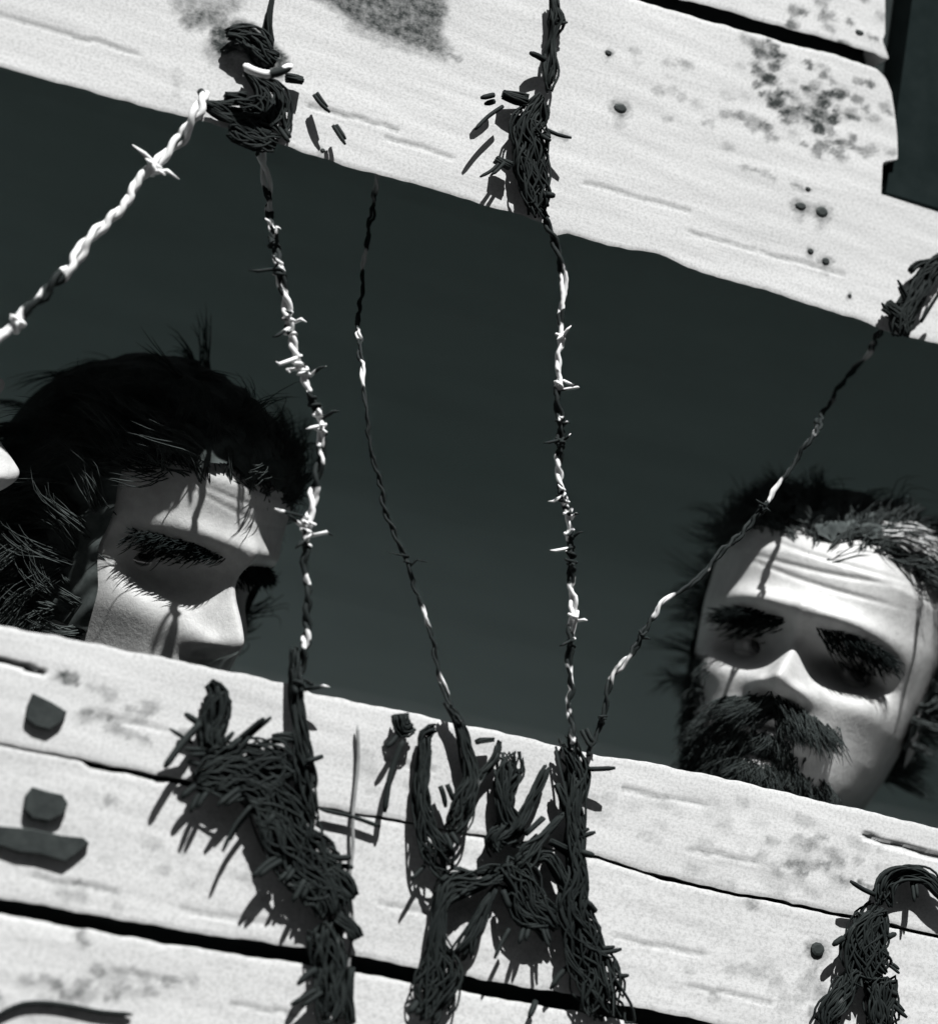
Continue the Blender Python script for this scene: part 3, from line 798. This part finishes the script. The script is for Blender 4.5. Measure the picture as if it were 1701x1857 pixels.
# ------------------------------------------------------------------ people
def tab(z, t):
    return np.interp(z, [a for a, _ in t], [b for _, b in t])
A_T = [(-1.5, .13), (-1.0, .17), (-.8, .18), (-.55, .165), (-.35, .185), (-.22, .195), (-.165, .185), (-.135, .14), (-.11, .085), (-.085, .066), (-.05, .058), (-.02, .056), (0, .050), (.012, .050), (.03, .0555), (.05, .061), (.08, .067), (.11, .071), (.14, .0745), (.165, .075), (.19, .068), (.21, .052), (.222, .034), (.230, .008), (.2305, 0)]
F_T = [(-1.5, .10), (-1.0, .10), (-.8, .11), (-.55, .11), (-.35, .115), (-.22, .10), (-.165, .085), (-.135, .072), (-.11, .060), (-.085, .050), (-.05, .040), (-.02, .046), (-.008, .062), (0, .076), (.012, .084), (.03, .086), (.05, .087), (.08, .088), (.11, .089), (.135, .093), (.165, .092), (.19, .080), (.21, .060), (.222, .038), (.230, .008), (.2305, 0)]
B_T = [(-1.5, .10), (-1.0, .11), (-.8, .12), (-.55, .11), (-.35, .12), (-.22, .12), (-.165, .11), (-.135, .098), (-.11, .082), (-.085, .070), (-.05, .064), (-.02, .066), (0, .070), (.03, .078), (.06, .088), (.10, .100), (.14, .103), (.18, .090), (.205, .064), (.222, .034), (.230, .008), (.2305, 0)]

def gauss(x, z, cx, cz, sx, sz):
    return np.exp(-((x - cx) / sx) ** 2 - ((z - cz) / sz) ** 2)

def face_push(x, z, o):
    """how far the face stands out (+) or in (-) at head-local x, z"""
    d = np.zeros_like(x); ax = np.abs(x)
    sk = o.get('socket', 1.0)
    for s in (-1, 1):
        d += -.0175 * sk * gauss(x, z, s * .032, .1095, .023, .0165)
        d += .0150 * o.get('brow', 1.0) * gauss(x, z, s * .027, .1305, .024, .0085)
        d += .0040 * gauss(x, z, s * .047, .088, .018, .015)
        d += -.0022 * gauss(x, z, s * .046, .052, .020, .024)
        d += -.0040 * gauss(x, z, s * .062, .150, .014, .022)
        d += .0085 * gauss(x, z, s * .0125, .0765, .0065, .0065)      # nostril wings
        d += -.0045 * gauss(x, z, s * .0075, .0695, .004, .0035)      # nostrils
        d += -.0030 * gauss(x, z, s * .024, .066, .006, .014)         # fold beside the mouth
    d += .004 * gauss(x, z, 0, .131, .014, .010)
    # nose ridge
    t = np.clip((.130 - z) / (.130 - .081), 0, 1)
    rdg = .004 + .0225 * (.130 - z) / .049; und = (z - .0640) * 2.1; kk = .017      # ridge and underside, rounded together at the tip
    hh = np.clip(.5 + .5 * (und - rdg) / kk, 0, 1)
    prot = np.clip(und * (1 - hh) + rdg * hh - kk * hh * (1 - hh), 0, .04)
    prot = np.where(z > .130, .004 * np.exp(-((z - .130) / .010) ** 2), prot)
    wid = .0056 + .0046 * t
    d += prot * np.exp(-(ax / wid) ** 1.8)
    # mouth and chin
    d += .0055 * gauss(x, z, 0, .0530, .019, .0045)
    d += .0065 * gauss(x, z, 0, .0420, .017, .0045)
    d += -.0045 * gauss(x, z, 0, .0476, .022, .0018)
    d += -.0050 * gauss(x, z, 0, .0310, .018, .006)
    d += .0080 * gauss(x, z, 0, .0140, .017, .012)
    # forehead furrows
    for k, zf in enumerate((.150, .158, .167)):
        d += -.0012 * o.get('furrow', 1.0) * np.exp(-((z - zf - .05 * x * (1 if k % 2 else -1) - 3 * x * x) / .0014) ** 2) * np.exp(-(ax / .045) ** 4)
    return d

def surf(th, z, o):
    a, f, b = tab(z, A_T), tab(z, F_T), tab(z, B_T)
    c, s = np.cos(th), np.sin(th)               # th = 0 is the face, pointing -y
    x = a * np.sign(s) * np.abs(s) ** .97
    y = np.where(c > 0, -f, -b) * np.sign(1) * np.where(c > 0, np.abs(c) ** .80, -np.abs(c) ** .9)
    y = np.where(c > 0, -f * np.abs(c) ** .92, b * np.abs(c) ** .95)
    fr = np.clip(c * 1.6, 0, 1); fr = fr * fr * (3 - 2 * fr)
    head = (z > -.005)
    y = y - np.where(head, face_push(x, z, o) * fr, 0)
    return np.stack([x, y, z * np.ones_like(x)], -1)

def make_person(label, skin, pivot, px, depth, yaw, pitch_, roll, opts, hairspec):
    """bare figure as one continuous ring surface; clothes, hair and eyes are its children.
    pivot: head-local point that lies at photograph pixel px, `depth` behind the board faces"""
    o = opts
    zz = np.concatenate([np.linspace(-1.5, -.20, 16, endpoint=False), np.linspace(-.20, -.02, 26, endpoint=False), np.linspace(-.02, .0, 12, endpoint=False),
                         np.linspace(.0, .190, 165, endpoint=False), np.linspace(.190, .2300, 26), [.2304]])
    nth = 260
    u = np.linspace(-1, 1, nth, endpoint=False)
    th = math.pi * (0.62 * u + 0.38 * u ** 3)
    rings = np.array([surf(th, np.full(nth, z), o) for z in zz])
    Rh = (Matrix.Rotation(yaw, 3, 'Z') @ Matrix.Rotation(roll, 3, 'Y') @ Matrix.Rotation(pitch_, 3, 'X'))
    Rh = np.array(Rh)
    neck = np.array([0, .02, -.04])
    def pose(v):
        v = np.array(v, float); sh = v.shape; v = v.reshape(-1, 3)
        sq = o.get('squash', 1.0); v[:, 2] = np.where(v[:, 2] < .113, .113 - (.113 - v[:, 2]) * np.where(v[:, 2] > 0, sq, 1) - np.where(v[:, 2] > 0, 0, .113 * (sq - 1)), v[:, 2])
        w = np.clip((v[:, 2] + .14) / .11, 0, 1); w = (w * w * (3 - 2 * w))[:, None]
        r = (v - neck) @ Rh.T + neck
        return (r * w + v * (1 - w)).reshape(sh)
    T = P(px[0], px[1], depth) - pose(np.array(pivot))
    # sink or lift the lower body so that the figure stands on the wagon floor
    def place(v):
        v = pose(v) + T
        lowest = T[2] - 1.5
        dn = np.clip((T[2] - .05 - v[..., 2]) / .16, 0, 1)          # shoulders and trunk stay clear of the side planks
        v[..., 1] += dn * dn * (3 - 2 * dn) * max(0.0, .24 - T[1])
        k = np.clip((T[2] - .2 - v[..., 2]) / 1.3, 0, 1)
        v[..., 2] += k * (zfl + .001 - lowest)
        return v
    V = place(rings)
    e = empty('person', (float(T[0]), float(T[1]), zfl), label, 'person', 'people looking out of the slot')
    n = len(zz)
    i = np.arange(n * nth).reshape(n, nth); j = np.roll(i, -1, 1)
    q = np.stack([i[:-1], j[:-1], j[1:], i[1:]], -1).reshape(-1, 4)
    m = MB(); m.v = [tuple(p) for p in V.reshape(-1, 3).tolist()]; m.f = [tuple(f) for f in q.tolist()] + [tuple(int(a) for a in i[-1]), tuple(int(a) for a in i[0][::-1])]
    body = child(m.build('body', skin, smooth=True), e)
    # ears
    for s in (-1, 1):
        c = np.array([s * .0675, .016, .098]); vs = []; fs = []
        nr, na = 7, 16
        for r_i in range(nr):
            rr = r_i / (nr - 1)
            for k in range(na):
                a = k * 2 * math.pi / na
                lobe = 1.0 - .18 * (math.sin(a) < -.3)
                h = .004 * math.sin(rr * math.pi * .9) + .002
                vs.append(c + np.array([s * h, .017 * rr * math.cos(a) * lobe + .004 * math.sin(a), .030 * rr * math.sin(a)]))
        for r_i in range(nr - 1):
            for k in range(na):
                k2 = (k + 1) % na
                fs.append((r_i*na+k, r_i*na+k2, (r_i+1)*na+k2, (r_i+1)*na+k))
        m = MB(); m.add(place(np.array(vs)), fs); child(m.build('ear', skin, smooth=True), e)
    # eyes with lids
    for s in (-1, 1):
        c = np.array([s * .031, -.0735 + o.get('eye_in', 0), .112]); r = .0122
        def ball(rad, z0, z1, name, mat, parent):
            vs = []; fs = []; na, nl = 24, 14
            for l in range(nl + 1):
                la = z0 + (z1 - z0) * l / nl
                for k in range(na):
                    lo = k * 2 * math.pi / na
                    vs.append(c + rad * np.array([math.cos(la) * math.cos(lo), math.cos(la) * math.sin(lo), math.sin(la)]))
            for l in range(nl):
                for k in range(na):
                    k2 = (k + 1) % na
                    fs.append((l*na+k, l*na+k2, (l+1)*na+k2, (l+1)*na+k))
            m = MB(); m.add(place(np.array(vs)), fs); b_ = m.build(name, mat, smooth=True)
            if parent is e: return child(b_, e)
            b_.parent = parent; return b_
        ev = ball(r, -math.pi / 2 + .01, math.pi / 2 - .01, 'eye', MAT['eye'], e)
        ball(r + .0012, math.radians(12), math.pi / 2 - .01, 'upper_eyelid', skin, ev)
        ball(r + .0004, -math.pi / 2 + .01, math.radians(-34), 'lower_eyelid', skin, ev)
    # coat
    zc = np.concatenate([np.linspace(-1.15, -.2, 20), np.linspace(-.19, -.085, 12)])
    rr = np.array([surf(np.linspace(-math.pi, math.pi, 72, endpoint=False), np.full(72, z), o) * np.array([1, 1, 1]) for z in zc])
    out = rr.copy(); out[..., :2] *= 1.0 + .012 / np.linalg.norm(rr[..., :2], axis=-1)[..., None]
    Vc = place(out); nc = len(zc); ic = np.arange(nc * 72).reshape(nc, 72); jc = np.roll(ic, -1, 1)
    m = MB(); m.v = [tuple(p) for p in Vc.reshape(-1, 3).tolist()]; m.f = [tuple(f) for f in np.stack([ic[:-1], jc[:-1], jc[1:], ic[1:]], -1).reshape(-1, 4).tolist()]
    for s in (-1, 1):   # sleeves, hands in the coat pockets
        m.tube(place(smooth_line([(s * .17, .01, -.17), (s * .225, .02, -.30), (s * .235, .0, -.50), (s * .21, -.07, -.68), (s * .15, -.10, -.74)], .02)), .05, 10, .8, .8)
    child(m.build('coat', MAT['coat'], smooth=True), e)
    # hair, brows, beard: many tapered curved strands, one mesh each
    r = np.random.default_rng(o.get('seed', 1))
    def strands(name, n_, root, direc, length, rad, mat, curl=.25, seg=6, lock=1):
        m = MB(); made = 0; tries = 0; left = 0
        while made < n_ and tries < n_ * 20:
            if left <= 0:                      # a new lock: neighbours share direction, length and curl
                tries += 1
                a = root(r)
                if a is None: continue
                tha, za = a
                p, p2, p3 = surf(np.array([tha, tha + .02, tha]), np.array([za, za, za + .002]), o)
                nr_ = np.cross(p2 - p, p3 - p); nr_ /= np.linalg.norm(nr_) + 1e-9
                if nr_.dot(p - np.array([0, .01, .1])) < 0: nr_ = -nr_
                d0 = np.array(direc(tha, za, p, nr_, r), float); d0 /= np.linalg.norm(d0)
                L0 = length * r.uniform(.6, 1.25); ph0 = r.uniform(0, 6.28); cr = r.uniform(.3, 1) * curl; left = lock
                t1 = (p2 - p) / (np.linalg.norm(p2 - p) + 1e-9); t2 = (p3 - p) / (np.linalg.norm(p3 - p) + 1e-9)
                p0 = p; lift = r.uniform(.5, 1.5)
            left -= 1
            p = p0 + (t1 * r.normal() + t2 * r.normal()) * (.0022 if lock > 1 else 0)
            d = d0 + r.normal(size=3) * (.10 if lock > 1 else 0); L = L0 * r.uniform(.75, 1.1); ph = ph0 + r.normal() * .25
            side = np.cross(d, nr_); pts = []
            tipc = p0 - p                       # the tips of a lock draw together
            for k in range(seg):
                t = k / (seg - 1)
                pts.append(p - nr_ * .001 + d * L * t + tipc * t * .8 + side * L * cr * .3 * math.sin(t * 4 + ph) + nr_ * L * .12 * math.sin(t * math.pi) * lift + np.array([0, 0, -.10 * L * t * t]))
            m.tube(place(np.array(pts)), np.linspace(rad, rad * .3, seg), 3, 1, .4)
            made += 1
        return child(m.build(name, mat, smooth=True), e)
    def cap(name, cond, mat, lift=.004):
        keep = []; Vr = rings.copy()
        d = Vr - np.array([0, .01, .09]); d /= np.linalg.norm(d, axis=-1)[..., None]
        nz_ = vnoise(Vr[..., 0] * 260, Vr[..., 2] * 240 + Vr[..., 1] * 200, 2.2)[..., None]
        Vr = Vr + d * (lift + .0022 * nz_)
        for a_ in range(len(zz) - 1):
            if zz[a_] < .03: continue
            for b_ in range(nth):
                if cond(th[b_], zz[a_], rings[a_, b_, 0]): keep.append((a_ * nth + b_, a_ * nth + (b_ + 1) % nth, (a_ + 1) * nth + (b_ + 1) % nth, (a_ + 1) * nth + b_))
        used = sorted({i_ for f_ in keep for i_ in f_}); mp = {u_: k_ for k_, u_ in enumerate(used)}
        m = MB(); m.add(place(Vr.reshape(-1, 3)[used]), [tuple(mp[i_] for i_ in f_) for f_ in keep])
        if keep: m.f.append(tuple(mp[i_] for i_ in range((len(zz) - 1) * nth, len(zz) * nth)) if all((len(zz) - 1) * nth + i_ in mp for i_ in range(nth)) else m.f[0])
        return child(m.build(name, mat, smooth=True), e)
    o['cap'] = cap
    hairspec(strands, o, e)
    return e

def scalp_root(hairline):
    def f(r):
        th = r.uniform(-math.pi, math.pi); z = r.uniform(.06, .2300)
        if r.uniform() > tab(z, [(.06, .8), (.19, 1.0), (.2300, .35)]): return None
        x = tab(z, A_T) * math.sin(th)
        if math.cos(th) > 0.15:
            if z < hairline(x): return None
        elif math.cos(th) > -.25 and z < .065: return None
        return th, z
    return f

def hair_here(th, z, x, hl):
    w_ = .006 * float(vnoise(np.float64(z * 300), np.float64(th * 14), 1.1)); z = z + w_; th = th + 6 * w_ * (1 if th > 0 else -1)
    if math.cos(th) > 0.15: return z > hl(x)
    if math.cos(th) > -.25: return z > .065
    return z > .05

def fringe(strands, hl, mat):
    """short hairs along the hairline, swept back"""
    def root(r):
        th = r.uniform(-1.25, 1.25); z = r.uniform(.155, .222)
        d = z - hl(tab(z, A_T) * math.sin(th))
        return (th, z) if -.002 + abs(r.normal()) * .002 < d < .034 else None
    strands('fringe', 3200, root, lambda th, z, p, n, r: np.array([p[0] * 6 + r.normal() * .3, .5 + r.normal() * .2, .45 + r.normal() * .25]) + n * .10, .026, .0005, mat, .6, lock=6)

def right_hair(strands, o, e):
    hl = lambda x: .166 + .014 * min(1, abs(x + .002) / .03) - .25 * max(0, abs(x) - .05)
    o['cap']('hair_base', lambda th, z, x: hair_here(th, z - .013, x, hl), MAT['crown_hair'], .003)
    fringe(strands, hl, MAT['crown_hair'])
    def dr(th, z, p, n, r):
        return np.array([.8 * np.sign(p[0] + .01) + r.normal() * .3, .6 + r.normal() * .3, .1 + r.normal() * .25]) + n * .08
    strands('hair', 3400, scalp_root(hl), dr, .034, .0005, MAT['crown_hair'], .8, lock=9)
    def lock(r):
        return r.uniform(.30, .62), r.uniform(.190, .202)
    strands('highlight_lock', 110, lock, lambda th, z, p, n, r: np.array([.9 + r.normal() * .1, .3, .0 + r.normal() * .12]) + n * .3, .026, .0011, MAT['highlight_hair'], .4)  # pale strands stand for the highlight on the dark hair
    def brow(r):
        s = r.choice([-1, 1]); x = .008 + .046 * r.beta(1.6, 1.5); z = .1245 - min(.012, abs(r.normal()) * .0052 * math.sin(min(1, (x - .004) / .05) * 2.6)) + .003 * math.sin((x - .008) / .042 * 2.4)
        return s * math.asin(min(.95, x / tab(z, A_T))), z
    strands('eyebrow_shade', 800, brow, lambda th, z, p, n, r: np.array([np.sign(p[0]) * .8, 0, -.35 + r.normal() * .3]) + n * .25, .011, .0005, MAT['brow_shade_hair'], .2)  # dense near-black brows, also filling in the shade of the eye sockets
    def stache(r):
        x = r.normal() * .014
        if abs(x) > .033: return None
        z = .0655 - .18 * abs(x) + r.uniform(-.006, .004)
        return math.asin(np.clip(x / tab(z, A_T), -.95, .95)), z
    strands('moustache', 1700, stache, lambda th, z, p, n, r: np.array([np.sign(p[0]) * .65 + r.normal() * .2, -.2, -.85]) + n * .16, .021, .0005, MAT['hair'], .25, lock=5)
    def beard(r):
        x = r.uniform(-.050, .042); z = r.uniform(-.004, .048)
        if 0.014 < x < .030 and .026 < z < .05: return None
        if z > .052 - .2 * max(0, .04 - abs(x)): return None
        if x > .03 and z > .026: return None
        return math.asin(np.clip(x / tab(max(z, 0), A_T), -.97, .97)), z
    def cheek_root(r):
        sd = -1; t = r.uniform(.75, 1.35); z = r.uniform(.0, .10)
        if r.uniform() > (t - .70) / .6: return None
        return sd * t * (1.12 if sd > 0 else 1), z
    strands('sideburn_shade', 1300, cheek_root, lambda th, z, p, n, r: np.array([r.normal() * .2, -.1 + r.normal() * .2, -.9]) + n * .12, .013, .0004, MAT['hair'], .4, lock=3)  # hair on one side only, also standing for the shade on that cheek
    def chin(r):
        return r.uniform(-.35, .35), r.uniform(.0, .034)
    strands('beard', 900, chin, lambda th, z, p, n, r: np.array([r.normal() * .3, -.1, -.8]) + n * .2, .014, .0005, MAT['hair'], .4, lock=4)
    strands('beard', 2400, beard, lambda th, z, p, n, r: np.array([p[0] * 4 + r.normal() * .3, -.1, -.8]) + n * .2, .016, .0005, MAT['hair'], .4, lock=4)

def left_hair(strands, o, e):
    hl = lambda x: .163 - .5 * max(0, abs(x) - .045)
    o['cap']('hair_base', lambda th, z, x: hair_here(th, z - .007, x, hl) or (abs(th) > 1.02 and z > .065), MAT['brown_hair'])
    fringe(strands, hl, MAT['brown_hair'])
    def root(r):
        if r.uniform() < .3: return r.choice([-1, 1]) * r.uniform(.95, 1.9), r.uniform(.06, .15)
        return scalp_root(hl)(r)
    strands('hair', 3600, root, lambda th, z, p, n, r: np.array([p[0] * 5 + r.normal() * .3, .35 + r.normal() * .2, (.25 if math.cos(th) > .3 else -.35) + r.normal() * .2]) + n * .05, .042, .0005, MAT['brown_hair'], .5, lock=14)
    def brow(r):
        s = r.choice([-1, 1]); x = .008 + .046 * r.beta(1.6, 1.5); z = .1245 - min(.012, abs(r.normal()) * .0052 * math.sin(min(1, (x - .004) / .05) * 2.6)) + .003 * math.sin((x - .008) / .042 * 2.4)
        return s * math.asin(min(.95, x / tab(z, A_T))), z
    strands('eyebrow_shade', 800, brow, lambda th, z, p, n, r: np.array([np.sign(p[0]) * .8, 0, -.35 + r.normal() * .3]) + n * .25, .011, .0005, MAT['brow_shade_hair'], .2)  # brows thickened downwards to paint socket shade as well

R_ = math.radians
make_person('bearded person with dark moustache and sunlit forehead at the right of the slot', MAT['skin'], (0, -.080, .113), (1445, 1174), 0.056, R_(-33), R_(-2), R_(9),
            dict(seed=11, socket=1.9, eye_in=.0290, squash=.80), right_hair)
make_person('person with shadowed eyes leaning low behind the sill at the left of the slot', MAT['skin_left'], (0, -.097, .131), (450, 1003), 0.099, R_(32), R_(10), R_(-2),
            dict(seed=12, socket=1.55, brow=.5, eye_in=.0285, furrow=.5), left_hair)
make_person('person past the far left edge with only a pale nose showing in profile', MAT['skin'], (0, -.112, .079), (30, 864), 0.10, R_(84), R_(-14), R_(0),
            dict(seed=13, eye_in=.018), left_hair)
